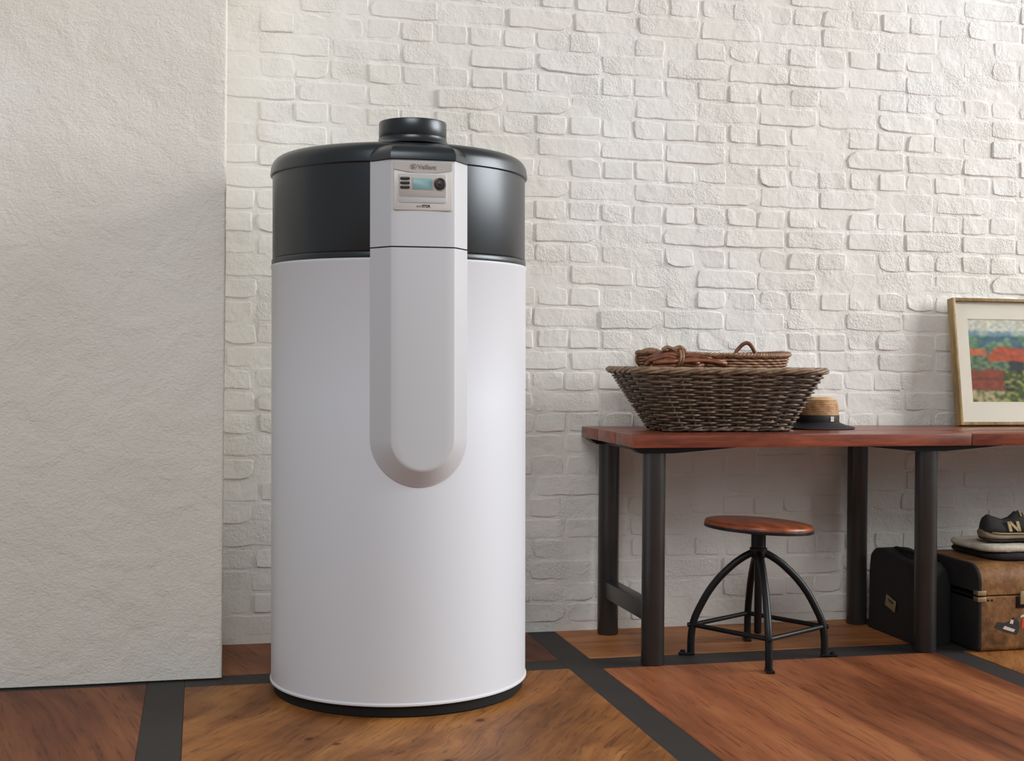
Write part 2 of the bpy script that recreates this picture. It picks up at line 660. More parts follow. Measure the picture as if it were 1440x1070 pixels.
for b in order[:300]:
    o = bpy.data.objects.new('brick', (heads if b[2] else strets)[b[3]])
    COL.objects.link(o)
    o.parent = wall
    o.matrix_local = brick_matrix(b)
mb = MB()
for b in order[300:]:
    me = (heads if b[2] else strets)[b[3]]
    mt = brick_matrix(b)
    mb.add([mt @ v.co for v in me.vertices], [list(p.vertices) for p in me.polygons])
mb.build('further_bricks', M['brick'], wall, kind='stuff', sharp=180)

# ------------------------------------------------------------------ plastered pier on the left
PX, PY = 0.066, 3.745


def pier():
    mb = MB()
    prof = []
    # horizontal outline: front face from left to right, rounded arris, right side to the wall
    x = -2.0
    while x < PX - 0.02:
        prof.append((x, PY, 1))
        x += 0.035
    for k in range(5):
        a = k / 4 * PI / 2
        prof.append((PX - 0.008 + 0.008 * math.sin(a), PY + 0.008 - 0.008 * math.cos(a), 1))
    y = PY + 0.03
    while y < WALL_Y + 0.05:
        prof.append((PX, y, 2))
        y += 0.035
    nz = 84
    rs = []
    for j in range(nz + 1):
        z = j / nz * WZ1
        zz = 0.004 if j == 0 else z
        ring = []
        for (px, py, s) in prof:
            q = Vector((px * 5, py * 5, z * 5))
            d = 0.004 * noise.noise(q) + 0.002 * noise.noise(q * 4)
            ring.append((px, py - d, zz) if s == 1 else (px + d * 0.6, py, zz))
        rs.append(ring)
    mb.rings(rs, closed=False)
    return mb.build('wall_left', M['plaster'], kind='structure', sharp=60)


pier()

# ------------------------------------------------------------------ water heater
HX, HY = 0.544, 3.587
wh = thing('water_heater', (HX, HY, 0), 'tall white cylindrical water heater with black top and front column', 'water heater')
wh_rot = 0.0
RB = 0.35


def lathe_at(prof, n=128, cap0=False, cap1=False):
    return MB().lathe(prof, n, (HX, HY, 0), cap0, cap1)


lathe_at([(0.0, 0.0), (0.338, 0.0), (0.342, 0.004), (0.342, 0.04)], 96).build('plinth', M['black_dk'], wh)
body = lathe_at([(0.335, 0.030), (0.3505, 0.030), (0.353, 0.032), (0.353, 0.036), (RB, 0.039), (RB, 0.30), (RB, 0.80), (RB, 1.148), (0.352, 1.151),
                 (0.352, 1.157), (0.349, 1.159), (0.30, 1.159)]).build('body_shell', M['enamel'], wh)
lathe_at([(0.30, 1.157), (0.3485, 1.157), (0.350, 1.159), (0.350, 1.172), (0.3485, 1.174)]).build('seam_ring', M['black_pl'], wh)
lathe_at([(0.340, 1.1735), (0.3465, 1.176), (0.3475, 1.178), (0.3475, 1.406), (0.33, 1.408)]).build('upper_shell', M['black_pl'], wh)
capp = [(0.335, 1.399), (0.351, 1.399), (0.3535, 1.4015), (0.3535, 1.409)]
for k in range(9):
    a = k / 8 * PI / 2
    capp.append((0.302 + 0.0505 * math.cos(a) ** 0.8 if k < 8 else 0.302, 1.415 + 0.040 * math.sin(a)))
capp += [(0.25, 1.459), (0.15, 1.4615), (0.0, 1.462)]
cap = lathe_at(capp).build('top_cover', M['black_pl'], wh)

DX, DY = HX, 3.362
duct = MB().lathe([(0.100, 1.456), (0.094, 1.461), (0.0895, 1.468), (0.0888, 1.474), (0.0868, 1.475), (0.0868, 1.4765), (0.088, 1.478), (0.088, 1.514),
                   (0.0865, 1.518), (0.083, 1.519), (0.0805, 1.516), (0.080, 1.464), (0.0, 1.464)], 72, (DX, DY, 0)).build('duct_collar', M['black_pl'], wh)

# column on the front: outline on the shell (outer) and flat front (inner)
OW, IW, FY, ZC = 0.124, 0.080, 0.394, 0.706


def outline(wd, z_top, z_low, n=28):
    """U-shaped outline from top left, round the bottom, to top right; straight if z_low is not None"""
    pts = []
    if z_low is not None:
        k = 6
        for i in range(k + 1):
            pts.append((-wd, z_top + (z_low - z_top) * i / k))
        for i in range(k + 1):
            pts.append((wd, z_low + (z_top - z_low) * i / k))
        return pts
    for i in range(7):
        pts.append((-wd, z_top + (ZC - z_top) * i / 7))
    for i in range(n + 1):
        a = PI + PI * i / n
        pts.append((wd * math.cos(a), ZC + wd * math.sin(a)))
    for i in range(7):
        pts.append((wd, ZC + (z_top - ZC) * (i + 1) / 7))
    return pts


def shell_y(x, r=RB):
    return -math.sqrt(max(r * r - x * x, 0))


def column(z_top, z_low, name, mat, rb=RB):
    mb = MB()
    lv = [(OW, 0.0, 'shell'), (OW, 0.0, 'lip'), (OW - 0.004, 0.0, 'lip2'), (IW + 0.004, 0.93, 'f'), (IW, 0.985, 'f'), (IW - 0.004, 1.0, 'f')]
    rs = []
    for wd, t, kind in lv:
        ring = []
        for (x, z) in outline(wd, z_top, z_low):
            ys = shell_y(x, rb)
            if kind == 'shell':
                y = ys + 0.012
            elif kind == 'lip':
                y = ys - 0.004
            elif kind == 'lip2':
                y = ys - 0.0065
            else:
                yf = -FY + 0.0035 * (x / IW) ** 2
                base = shell_y(OW * (1 if x > 0 else -1) if abs(x) > 0.07 else x, rb) - 0.006
                y = base + (yf - base) * t
            ring.append((HX + x, HY + y, z))
        rs.append(ring)
    mb.rings(rs, closed=False)
    inner = rs[-1]
    # close the front face with horizontal strips between the two sides of the inner outline
    b = len(mb.v)
    n = len(inner)
    half = n // 2
    cols = 9
    rows = []
    for i in range(half + (n % 2)):
        l_, r_ = inner[i], inner[n - 1 - i]
        row = []
        for c in range(cols):
            t = c / (cols - 1)
            x = l_[0] + (r_[0] - l_[0]) * t
            row.append((x, HY - FY + 0.0035 * ((x - HX) / IW) ** 2, l_[2]))
        rows.append(row)
    mb.rings(rows, closed=False)
    # top and bottom closing faces
    def cap_row(idx, zz):
        fr = [rs[k][idx] for k in range(len(rs))]
        bk = [rs[k][n - 1 - idx] for k in range(len(rs))][::-1]
        mid = rows[idx][1:-1] if idx < len(rows) else []
        mb.add(fr + mid + bk, [list(range(len(fr) + len(mid) + len(bk)))])
    cap_row(0, z_top)
    if z_low is not None:
        cap_row(half - 1, z_low)
    bm = bmesh.new()
    vs_ = [bm.verts.new(v) for v in mb.v]
    for f in mb.f:
        try:
            bm.faces.new([vs_[i] for i in f])
        except ValueError:
            pass
    bmesh.ops.remove_doubles(bm, verts=bm.verts[:], dist=0.00005)
    m2 = MB()
    m2.bm(bm)
    return m2.build(name, mat, wh, sharp=24)


column(1.1800, None, 'lower_column', M['white_pl'])
upper = column(1.3975, 1.1835, 'upper_column', M['white_pl'], 0.3495)

# hood: the black cover runs forward over the column
hood = MB()
def hood_ring(g, z, back=0.20):
    return [(HX - OW - 0.001 + g, HY + shell_y(OW) - 0.004 + g * 0.4, z), (HX - IW - 0.002 + g * 0.6, HY - FY - 0.003 + g, z), (HX - IW / 2, HY - FY - 0.006 + g, z), (HX, HY - FY - 0.0065 + g, z),
            (HX + IW / 2, HY - FY - 0.006 + g, z), (HX + IW + 0.002 - g * 0.6, HY - FY - 0.003 + g, z), (HX + OW + 0.001 - g, HY + shell_y(OW) - 0.004 + g * 0.4, z),
            (HX + OW - g, HY - back, z), (HX - OW + g, HY - back, z)]
hood.rings([hood_ring(0, 1.399), hood_ring(0.0, 1.412), hood_ring(0.005, 1.424), hood_ring(0.014, 1.433), hood_ring(0.028, 1.4395), hood_ring(0.05, 1.446), hood_ring(0.085, 1.453)])
hood.build('hood', M['black_pl'], cap, sharp=28)

# control panel on the upper column
FA = HY - FY            # y of the flat front


def plate(x0, x1, z0, z1, y0, y1, rad=0.004, n=5):
    """rounded rectangle, front at y0 (nearer the camera), back at y1"""
    pts = []
    for cx_, cz_, a0 in ((x1 - rad, z1 - rad, 0), (x0 + rad, z1 - rad, 90), (x0 + rad, z0 + rad, 180), (x1 - rad, z0 + rad, 270)):
        for k in range(n + 1):
            a = R(a0 + 90 * k / n)
            pts.append((cx_ + rad * math.cos(a), cz_ + rad * math.sin(a)))
    mb = MB()
    mx, mz = (x0 + x1) / 2, (z0 + z1) / 2
    def ring(y, s):
        return [(mx + (x - mx) - math.copysign(s, x - mx), y, z - math.copysign(s, z - mz)) for x, z in pts]
    mb.rings([ring(y1, 0), ring(y0 + 0.0006, 0), ring(y0, 0.0006)])
    return mb


panel = plate(HX - 0.0745, HX + 0.0725, 1.2725, 1.392, FA - 0.0022, FA + 0.004, 0.005).build('control_panel', M['pale_pl'], wh)
# header band with a sagging lower edge
hd = MB()
N = 16
ztop = 1.3915
pts_low = [(HX - 0.0735 + 0.145 * i / N, 1.3725 - 0.0085 * math.sin(PI * i / N) + 0.0) for i in range(N + 1)]
def hring(y):
    return [(x, y, z) for x, z in pts_low] + [(HX + 0.0715, y, ztop), (HX - 0.0735, y, ztop)]
hd.rings([hring(FA + 0.002), hring(FA - 0.0048)])
hd.build('header_band', M['grey_pl'], panel)
face = plate(HX - 0.063, HX + 0.058, 1.291, 1.3645, FA - 0.0042, FA + 0.002, 0.006)
face.build('control_face', M['white_pl'], panel)
plate(HX - 0.0615, HX + 0.0565, 1.3045, 1.3615, FA - 0.0048, FA, 0.005).build('control_inlay', M['grey_pl'], panel)
scr = plate(HX - 0.030, HX + 0.0235, 1.3225, 1.3535, FA - 0.0058, FA, 0.002).build('screen_bezel', M['grey_pl'], panel)
plate(HX - 0.0275, HX + 0.0205, 1.3245, 1.3515, FA - 0.0064, FA, 0.0012).build('screen', M['lcd'], panel)
for zb in (1.3500, 1.3392, 1.3284):
    plate(HX - 0.0590, HX - 0.0350, zb - 0.0034, zb + 0.0034, FA - 0.0082, FA, 0.003).build('button', M['button'], panel)
dial = MB()
dn = 32
for_r = [(0.0150, 0.0), (0.0150, 0.006), (0.0140, 0.009), (0.0105, 0.0105), (0.0095, 0.0095), (0.004, 0.0095), (0.003, 0.0102)]
dial.rings([[(HX + 0.0405 + r * math.cos(2 * PI * k / dn), FA - 0.003 - h, 1.3385 + r * math.sin(2 * PI * k / dn)) for k in range(dn)] for r, h in for_r])
dial.build('dial', M['button'], panel)
# lettering on the header and the badge below
text_mesh('Vaillant', 0.0155, M['print_grey'], 'lettering', panel, (HX + 0.0085, FA - 0.0054, 1.3745), 0.047, 0.0002)
lg = MB()
lc = (HX - 0.0255, 1.3795)
lg.tube([(lc[0] + 0.0075 * math.cos(a), FA - 0.0052, lc[1] + 0.0062 * math.sin(a)) for a in [2 * PI * k / 28 for k in range(28)]], 0.0006, 5, closed=True)
for s, e in (((-0.002, -0.001), (-0.0045, 0.0058)), ((0.0004, 0.0), (0.0032, 0.0065))):
    lg.tube([(lc[0] + s[0], FA - 0.0052, lc[1] + s[1]), (lc[0] + (s[0] + e[0]) / 2 - 0.0004, FA - 0.0052, lc[1] + (s[1] + e[1]) / 2), (lc[0] + e[0], FA - 0.0052, lc[1] + e[1])],
            [0.0014, 0.0012, 0.0004], 6)
lg.tube([(lc[0] - 0.003, FA - 0.0052, lc[1] - 0.0042), (lc[0] + 0.0005, FA - 0.0052, lc[1] - 0.001), (lc[0] + 0.0042, FA - 0.0052, lc[1] - 0.0025)], [0.0016, 0.0018, 0.0008], 6)
lg.build('emblem', M['print_grey'], panel)
text_mesh('aro', 0.009, M['print_grey'], 'badge', panel, (HX - 0.0115, FA - 0.0028, 1.2800), 0.011)
text_mesh('STOR', 0.009, M['print_dark'], 'badge', panel, (HX + 0.0065, FA - 0.0028, 1.2800), 0.021, 0.00025)
wh.rotation_euler = (0, -R(0.42), 0)

# ------------------------------------------------------------------ work table
TZ, TT = 0.686, 0.037
TX0, TX1, TY0, TY1 = 1.238, 4.20, 3.618, 4.168
tb = thing('work_table', (2.3, 3.9, 0), 'long red-brown wooden table on round dark steel pipe legs', 'table')
planks = [(TX0, 2.345, TY0, 3.80), (2.347, TX1, TY0, 3.80), (TX0, TX1, 3.802, 3.985), (TX0, TX1, 3.987, TY1)]
for i, (a, b, c, d) in enumerate(planks):
    MB().box(a, b, c, d, TZ - TT, TZ - (0.0006 if i % 2 else 0), 0.003, 2).build('plank', M['top_wood'], tb)
for lx in (1.32, 2.225, 3.13, 4.035):
    for ly in (3.68, 4.12):
        rr = 0.0345
        MB().lathe([(0.0, 0.0), (rr - 0.002, 0.0), (rr, 0.003), (rr, TZ - TT - 0.018), (0.0, TZ - TT - 0.018)], 40, (lx, ly, 0)).build('leg', M['steel'], tb)
        # tapered bracket plate under the top
        br = MB()
        z1 = TZ - TT
        prof = [(-0.075 if lx < 1.5 else -0.22, z1), (0.25, z1), (0.25, z1 - 0.003), (0.05, z1 - 0.019), (-0.05, z1 - 0.019), (-0.075 if lx < 1.5 else -0.22, z1 - 0.003)]
        br.rings([[(lx + x, ly - 0.028, z) for x, z in prof], [(lx + x, ly + 0.028, z) for x, z in prof]])
        br.build('bracket', M['iron'], tb)
    if lx != 2.225:
        MB().box(lx - 0.022, lx + 0.022, 3.71, 4.09, 0.125, 0.180, 0.004).build('stretcher', M['steel'], tb)
    MB().box(lx - 0.03, lx + 0.03, 3.705, 4.095, TZ - TT - 0.018, TZ - TT, 0.002).build('cross_bar', M['iron'], tb)

# ------------------------------------------------------------------ stool
SC = Vector((1.678, 3.725, 0))
st = thing('swivel_stool', SC, 'round wooden stool with black iron arched legs under the table', 'stool')
seat = MB().lathe([(0.0, 0.388), (0.150, 0.388), (0.161, 0.391), (0.166, 0.397), (0.166, 0.406), (0.162, 0.411), (0.155, 0.413), (0.0, 0.413)], 64, SC).build('seat', M['seat_wood'], st)
rim = MB().lathe([(0.161, 0.3895), (0.1668, 0.3895), (0.1672, 0.391), (0.1672, 0.3975), (0.1668, 0.399), (0.161, 0.399)], 64, SC).build('seat_band', M['iron'], seat)
tilt = Matrix.Translation((0, 0, 0.39)) @ Matrix.Rotation(R(3.0), 4, 'Y') @ Matrix.Translation((0, 0, -0.39))
seat.matrix_local = tilt
MB().lathe([(0.0, 0.375), (0.050, 0.378), (0.052, 0.381), (0.052, 0.389), (0.0, 0.390)], 32, SC).build('seat_plate', M['iron'], st)
MB().lathe([(0.0, 0.300), (0.020, 0.300), (0.0225, 0.303), (0.0225, 0.318), (0.027, 0.320), (0.027, 0.332), (0.0225, 0.334), (0.0225, 0.376), (0.0, 0.376)], 28, SC).build('hub', M['iron'], st)
MB().lathe([(0.0, 0.068), (0.010, 0.068), (0.0115, 0.071), (0.0115, 0.302), (0.0, 0.302)], 18, SC).build('screw_shaft', M['iron'], st)
A0 = -105
legp = [(0.016, 0.318), (0.040, 0.306), (0.068, 0.287), (0.095, 0.263), (0.123, 0.234), (0.152, 0.195), (0.177, 0.150), (0.193, 0.115), (0.201, 0.085), (0.205, 0.045), (0.205, 0.004)]


def smooth_path(p, n=4):
    out = []
    for i in range(len(p) - 1):
        p0, p1, p2, p3 = (Vector(p[max(i - 1, 0)]), Vector(p[i]), Vector(p[i + 1]), Vector(p[min(i + 2, len(p) - 1)]))
        for k in range(n):
            t = k / n
            out.append(0.5 * ((2 * p1) + (p2 - p0) * t + (2 * p0 - 5 * p1 + 4 * p2 - p3) * t * t + (3 * p1 - p0 - 3 * p2 + p3) * t ** 3))
    out.append(Vector(p[-1]))
    return out


knees = []
for k in range(4):
    a = R(A0 + 90 * k)
    dx, dy = math.cos(a), math.sin(a)
    pth = smooth_path([(SC.x + r * dx, SC.y + r * dy, z) for r, z in legp], 3)
    lg_ = MB().tube(pth, 0.0115, 12).build('leg', M['iron'], st)
    knees.append((SC.x + 0.200 * dx, SC.y + 0.200 * dy, 0.092))
    ft = MB()
    mt = Matrix.Translation((SC.x, SC.y, 0)) @ Matrix.Rotation(a, 4, 'Z')
    ft.v, ft.f = [], []
    tmp = MB().box(0.194, 0.243, -0.012, 0.012, 0.0, 0.008, 0.002)
    ft.add([mt @ v for v in tmp.v], tmp.f)
    tmp = MB().lathe([(0.0, 0.008), (0.008, 0.008), (0.008, 0.014), (0.0, 0.016)], 12, (0.230, 0, 0))
    ft.add([mt @ v for v in tmp.v], tmp.f)
    ft.build('foot_tab', M['iron'], lg_)
    tmp = MB().lathe([(0.0, -0.002), (0.007, 0.0), (0.007, 0.008), (0.0, 0.010)], 12)
    mt2 = mt @ Matrix.Translation((0.208, 0, 0.092)) @ Matrix.Rotation(PI / 2, 4, 'Y')
    bo = MB().add([mt2 @ v.copy() for v in tmp.v], tmp.f)
    bo.build('bolt', M['iron'], lg_)
for k in range(4):
    MB().tube([knees[k], knees[(k + 1) % 4]], 0.0075, 10).build('rung', M['iron'], st)

# ------------------------------------------------------------------ wicker baskets


def rrect(x0, x1, y0, y1, rad, n):
    """n points evenly along a rounded rectangle, with outward normals"""
    segs = []
    cs = [(x1 - rad, y0 + rad, -90), (x1 - rad, y1 - rad, 0), (x0 + rad, y1 - rad, 90), (x0 + rad, y0 + rad, 180)]
    pts = []
    for cx_, cy_, a0 in cs:
        for k in range(13):
            a = R(a0 + 90 * k / 12)
            pts.append((Vector((cx_ + rad * math.cos(a), cy_ + rad * math.sin(a), 0)), Vector((math.cos(a), math.sin(a), 0))))
    L = [0.0]
    m = len(pts)
    for i in range(m):
        L.append(L[-1] + (pts[(i + 1) % m][0] - pts[i][0]).length)
    out = []
    for k in range(n):
        s = L[-1] * k / n
        i = max(j for j in range(m) if L[j] <= s + 1e-9)
        t = (s - L[i]) / max(L[i + 1] - L[i], 1e-9)
        a, b = pts[i], pts[(i + 1) % m]
        out.append((a[0].lerp(b[0], t), a[1].lerp(b[1], t).normalized()))
    return out


BB = (1.398, 1.815, 3.775, 3.985)
BT = (1.285, 1.912, 3.700, 4.068)
BZ0, BZ1 = TZ, 0.872


def basket_ring(t, n):
    e = [BB[i] + (BT[i] - BB[i]) * t for i in range(4)]
    return rrect(e[0], e[1], e[2], e[3], 0.055 + 0.03 * t, n)


bk = thing('wicker_basket', ((BB[0] + BB[1]) / 2, (BB[2] + BB[3]) / 2, TZ), 'large flared brown wicker basket standing on the table', 'basket')
NS = 26
PER = 8
weave = MB()
rows = 23
rb = random.Random(4)
for r_ in range(rows):
    t = (r_ + 0.9) / (rows + 0.7)
    n = NS * PER
    base = basket_ring(t, n)
    z = BZ0 + (BZ1 - BZ0) * t
    ph = PI * (r_ % 2)
    j1, j2 = rb.uniform(0, 6), rb.uniform(0, 6)
    path = []
    for k, (p, nn) in enumerate(base):
        c = math.cos(PI * k / PER + ph)
        c = math.copysign(abs(c) ** 0.7, c)
        path.append(p + nn * (0.0085 * c) + Vector((0, 0, z + 0.0012 * math.sin(k * 0.11 + j1) + 0.0006 * math.sin(k * 0.41 + j2))))
    weave.tube(path, 0.0037, 6, closed=True)
weave.build('woven_side', M['wick'], bk, sharp=180)
b0, b1 = basket_ring(0.0, NS), basket_ring(1.0, NS)
for k in range(NS):
    p0, p1 = b0[k][0] + Vector((0, 0, BZ0 + 0.006)), b1[k][0] + Vector((0, 0, BZ1 + 0.002))
    MB().tube([p0, p0.lerp(p1, .5), p1], 0.0046, 6).build('stake', M['wick'], bk)


def braid(ring, z, turns, rad, r, strands):
    objs = []
    n = len(ring)
    for s in range(strands):
        path = []
        for k, (p, nn) in enumerate(ring):
            a = 2 * PI * (turns * k / n + s / strands)
            path.append(p + nn * (rad * math.cos(a)) + Vector((0, 0, z + rad * 0.8 * math.sin(a))))
        objs.append(path)
    return objs


ring_t = basket_ring(1.03, 420)
for path in braid([(p + nn * 0.003, nn) for p, nn in ring_t], BZ1 + 0.005, 9, 0.0075, 0.0062, 4):
    MB().tube(path, 0.0052, 7, closed=True).build('rim_strand', M['wick_rim'], bk, sharp=180)
ring_b = basket_ring(0.0, 300)
for path in braid([(p + nn * 0.004, nn) for p, nn in ring_b], BZ0 + 0.0105, 15, 0.005, 0.004, 2):
    MB().tube(path, 0.0052, 6, closed=True).build('base_strand', M['wick'], bk, sharp=180)
fl_ = MB()
fb = basket_ring(0.02, 48)
fl_.rings([[(p.x, p.y, BZ0 + 0.004) for p, _ in fb], [(p.x, p.y, BZ0 + 0.010) for p, _ in fb]])
fl_.build('base', M['wick'], bk)

# smaller oval basket standing inside
IC = Vector((1.590, 3.885, 0))
ib = thing('rush_basket', (IC.x, IC.y, BZ0 + 0.011), 'smaller tan rush basket with loop handles inside the wicker basket', 'basket')
IZ0, IZ1 = BZ0 + 0.012, 0.926


def iring(t, n, grow=0.0):
    a, b = 0.185 + 0.060 * t + grow, 0.082 + 0.045 * t + grow
    out = []
    for k in range(n):
        th = 2 * PI * k / n
        ca, sa = math.cos(th), math.sin(th)
        # squarer than an ellipse
        p = Vector((IC.x + a * math.copysign(abs(ca) ** 0.8, ca), IC.y + b * math.copysign(abs(sa) ** 0.8, sa), 0))
        nn = Vector((ca / a, sa / b, 0)).normalized()
        out.append((p, nn))
    return out


iw = MB()
irows = 26
for r_ in range(irows):
    t = (r_ + 0.5) / irows
    n = 216
    z = IZ0 + (IZ1 - IZ0) * t
    ph = PI * (r_ % 2)
    path = [p + nn * (0.0026 * math.cos(PI * k / 3 + ph)) + Vector((0, 0, z + 0.004 * math.sin(k / n * 2 * PI * 2 + 1.0) * t)) for k, (p, nn) in enumerate(iring(t, n))]
    iw.tube(path, 0.0040, 5, closed=True)
iw.build('woven_side', M['rush'], ib, sharp=180)
lin = MB()
lin.rings([[(p.x, p.y, z) for p, _ in iring(t, 64, -0.006)] for t, z in ((0.0, IZ0), (0.5, (IZ0 + IZ1) / 2), (1.0, IZ1 - 0.002))], cap1=False)
lin.build('lining', M['rush_red'], ib)
for path in braid([(p, nn) for p, nn in iring(1.02, 300)], IZ1 + 0.002, 46, 0.0055, 0.004, 3):
    path = [q + Vector((0, 0, 0.004 * math.sin(k / 300 * 4 * PI + 1.0))) for k, q in enumerate(path)]
    MB().tube(path, 0.0044, 5, closed=True).build('rim_strand', M['rush'], ib, sharp=180)
# loop handles
hp = [(1.700, 3.985, 0.915), (1.712, 3.985, 0.940), (1.732, 3.98, 0.962), (1.748, 3.975, 0.966), (1.762, 3.97, 0.950), (1.778, 3.965, 0.915)]
MB().tube(smooth_path(hp, 5), 0.0068, 8).build('handle', M['rush_red'], ib, sharp=180)
hp = [(1.372, 3.93, 0.885), (1.352, 3.925, 0.898), (1.346, 3.92, 0.918), (1.356, 3.91, 0.932), (1.378, 3.90, 0.941), (1.405, 3.885, 0.936)]
MB().tube(smooth_path(hp, 5), 0.0068, 8).build('handle', M['rush'], ib, sharp=180)
# wrapped bundle of rush lying over the left end of the rim, tied with a cord
bd = MB()
rb = random.Random(2)
for k in range(44):
    a = rb.uniform(0, 2 * PI)
    q = 0.030 * math.sqrt(rb.random())
    oy, oz = q * math.cos(a), q * math.sin(a)
    x0, x1 = 1.332 + rb.uniform(0, .03), 1.530 + rb.uniform(-.06, .05)
    path = []
    for i in range(11):
        t = i / 10
        x = x0 + (x1 - x0) * t
        sq = 1.0 - 0.35 * math.exp(-((x - 1.432) / 0.016) ** 2)
        sq *= 0.62 + 0.38 * math.sin(PI * min(1, 0.12 + t * 1.15))
        path.append((x, 3.783 + oy * sq - 0.012 * t, 0.912 + oz * sq - 0.014 * (1 - t) ** 3 - 0.010 * t * t + 0.002 * math.sin(k + i)))
    bd.tube(path, 0.0062, 6)
bd.build('rush_bundle', M['rush_red'], ib, sharp=180)
cdp = MB()
for dxx in (0.0, 0.008):
    cdp.tube([(1.428 + dxx + 0.004 * math.sin(a), 3.777 + 0.027 * math.cos(a), 0.912 + 0.027 * math.sin(a)) for a in [2 * PI * k / 20 for k in range(20)]], 0.0042, 6, closed=True)
cdp.tube(smooth_path([(1.378, 3.775, 0.938), (1.392, 3.772, 0.947), (1.412, 3.772, 0.942), (1.434, 3.772, 0.948), (1.452, 3.775, 0.938)], 4), 0.0065, 7)
cdp.build('cord', M['rush'], ib, sharp=180)

# ------------------------------------------------------------------ straw hat
HC = Vector((1.988, 3.965, TZ))
ht = thing('straw_hat', HC, 'tan straw hat with black ribbon and dark brim beside the baskets', 'hat')


def hat_ring(r, z, n=48, dent=0.0, sy=0.92, tip=0.0):
    out = []
    for k in range(n):
        a = 2 * PI * k / n
        zz = z - dent * math.exp(-((math.sin(a)) / 0.4) ** 2) + tip * math.cos(2 * a)
        out.append((HC.x + r * math.cos(a), HC.y + r * sy * math.sin(a), TZ + zz))
    return out


brim = MB()
brim.rings([hat_ring(0.070, 0.004), hat_ring(0.126, 0.0015, tip=0.0012), hat_ring(0.129, 0.0035, tip=0.0012), hat_ring(0.126, 0.006, tip=0.0012), hat_ring(0.100, 0.0125), hat_ring(0.080, 0.020), hat_ring(0.072, 0.028)],
           cap0=False, cap1=False)
brim.build('brim', M['felt'], ht, sharp=60)
crown = MB()
crown.rings([hat_ring(0.0735, 0.020), hat_ring(0.0735, 0.050), hat_ring(0.072, 0.070), hat_ring(0.068, 0.088), hat_ring(0.060, 0.099), hat_ring(0.048, 0.105), hat_ring(0.030, 0.104, dent=0.006), hat_ring(0.012, 0.099, dent=0.006), hat_ring(0.002, 0.097)],
            cap0=False)
crown.build('crown', M['straw'], ht, sharp=60)
# plaited straw rows on the crown
sp = MB()
for k in range(9):
    zz = 0.050 + k * 0.0056
    rr = 0.0742 if zz < 0.06 else 0.0742 - (zz - 0.06) ** 2 * 7.0
    sp.tube([(HC.x + (rr + 0.0004 * math.cos(i * 2.2)) * math.cos(2 * PI * i / 60), HC.y + rr * 0.92 * math.sin(2 * PI * i / 60), TZ + zz) for i in range(60)], 0.0022, 5, closed=True)
sp.build('straw_plait', M['straw'], ht, sharp=180)
MB().rings([hat_ring(0.0755, 0.020), hat_ring(0.0768, 0.022), hat_ring(0.0768, 0.044), hat_ring(0.0755, 0.046)], cap0=False, cap1=False).build('ribbon', M['felt'], ht)
em = MB()
for k in range(4):
    a = PI / 4 + k * PI / 2
    aa = R(-72)
    c = Vector((HC.x + 0.0776 * math.cos(aa), HC.y + 0.0776 * 0.92 * math.sin(aa), TZ + 0.034))
    tx = Vector((-math.sin(aa), math.cos(aa), 0))
    o_ = c + tx * 0.0050 * math.cos(a) + Vector((0, 0, 0.0058 * math.sin(a)))
    pts = [o_ + tx * 0.004 * math.cos(b) + Vector((0, 0, 0.0046 * math.sin(b))) for b in [2 * PI * i / 10 for i in range(10)]]
    nn = Vector((math.cos(aa), math.sin(aa), 0)) * 0.0008
    em.rings([[p - nn for p in pts], [p + nn for p in pts]])
em.build('flower_emblem', M['emblem'], ht)

# ------------------------------------------------------------------ framed picture leaning on the wall
PW, PH = 0.62, 0.452
PB = Vector((2.584, 4.088, TZ + 0.0005))
LEAN = math.atan2(0.062, PH)
pc = thing('framed_picture', PB, 'watercolour of red roofed houses in a thin gold frame leaning on the brick wall', 'picture')
PM = Matrix.Translation(PB) @ Matrix.Rotation(-LEAN, 4, 'X')


def pbox(x0, x1, y0, y1, z0, z1, bev=0.0):
    t = MB().box(x0, x1, y0, y1, z0, z1, bev)
    t.v = [PM @ v for v in t.v]
    return t


FWD = 0.011
for args in ((0, FWD, -0.036, 0, 0, PH), (PW - FWD, PW, -0.036, 0, 0, PH), (FWD, PW - FWD, -0.036, 0, 0, FWD), (FWD, PW - FWD, -0.036, 0, PH - FWD, PH)):
    pbox(*args, 0.0015).build('frame_rail', M['gold'], pc)
pbox(FWD, PW - FWD, -0.012, -0.003, FWD, PH - FWD).build('backing', M['mat_card'], pc)
# mat: four strips round the opening
mx0, mx1, mz0, mz1 = 0.066, PW - 0.066, 0.082, PH - 0.072
mt_ = MB()
o4 = [(FWD, FWD), (PW - FWD, FWD), (PW - FWD, PH - FWD), (FWD, PH - FWD)]
i4 = [(mx0, mz0), (mx1, mz0), (mx1, mz1), (mx0, mz1)]
mt_.add([PM @ Vector((x, -0.0165, z)) for x, z in o4] + [PM @ Vector((x, -0.0165, z)) for x, z in i4] + [PM @ Vector((x + (0.0015 if x < .3 else -.0015), -0.0125, z + (0.0015 if z < .2 else -.0015))) for x, z in i4],
        [[k, (k + 1) % 4, 4 + (k + 1) % 4, 4 + k] for k in range(4)] + [[4 + k, 4 + (k + 1) % 4, 8 + (k + 1) % 4, 8 + k] for k in range(4)])
mt_.build('mat', M['mat_card'], pc)


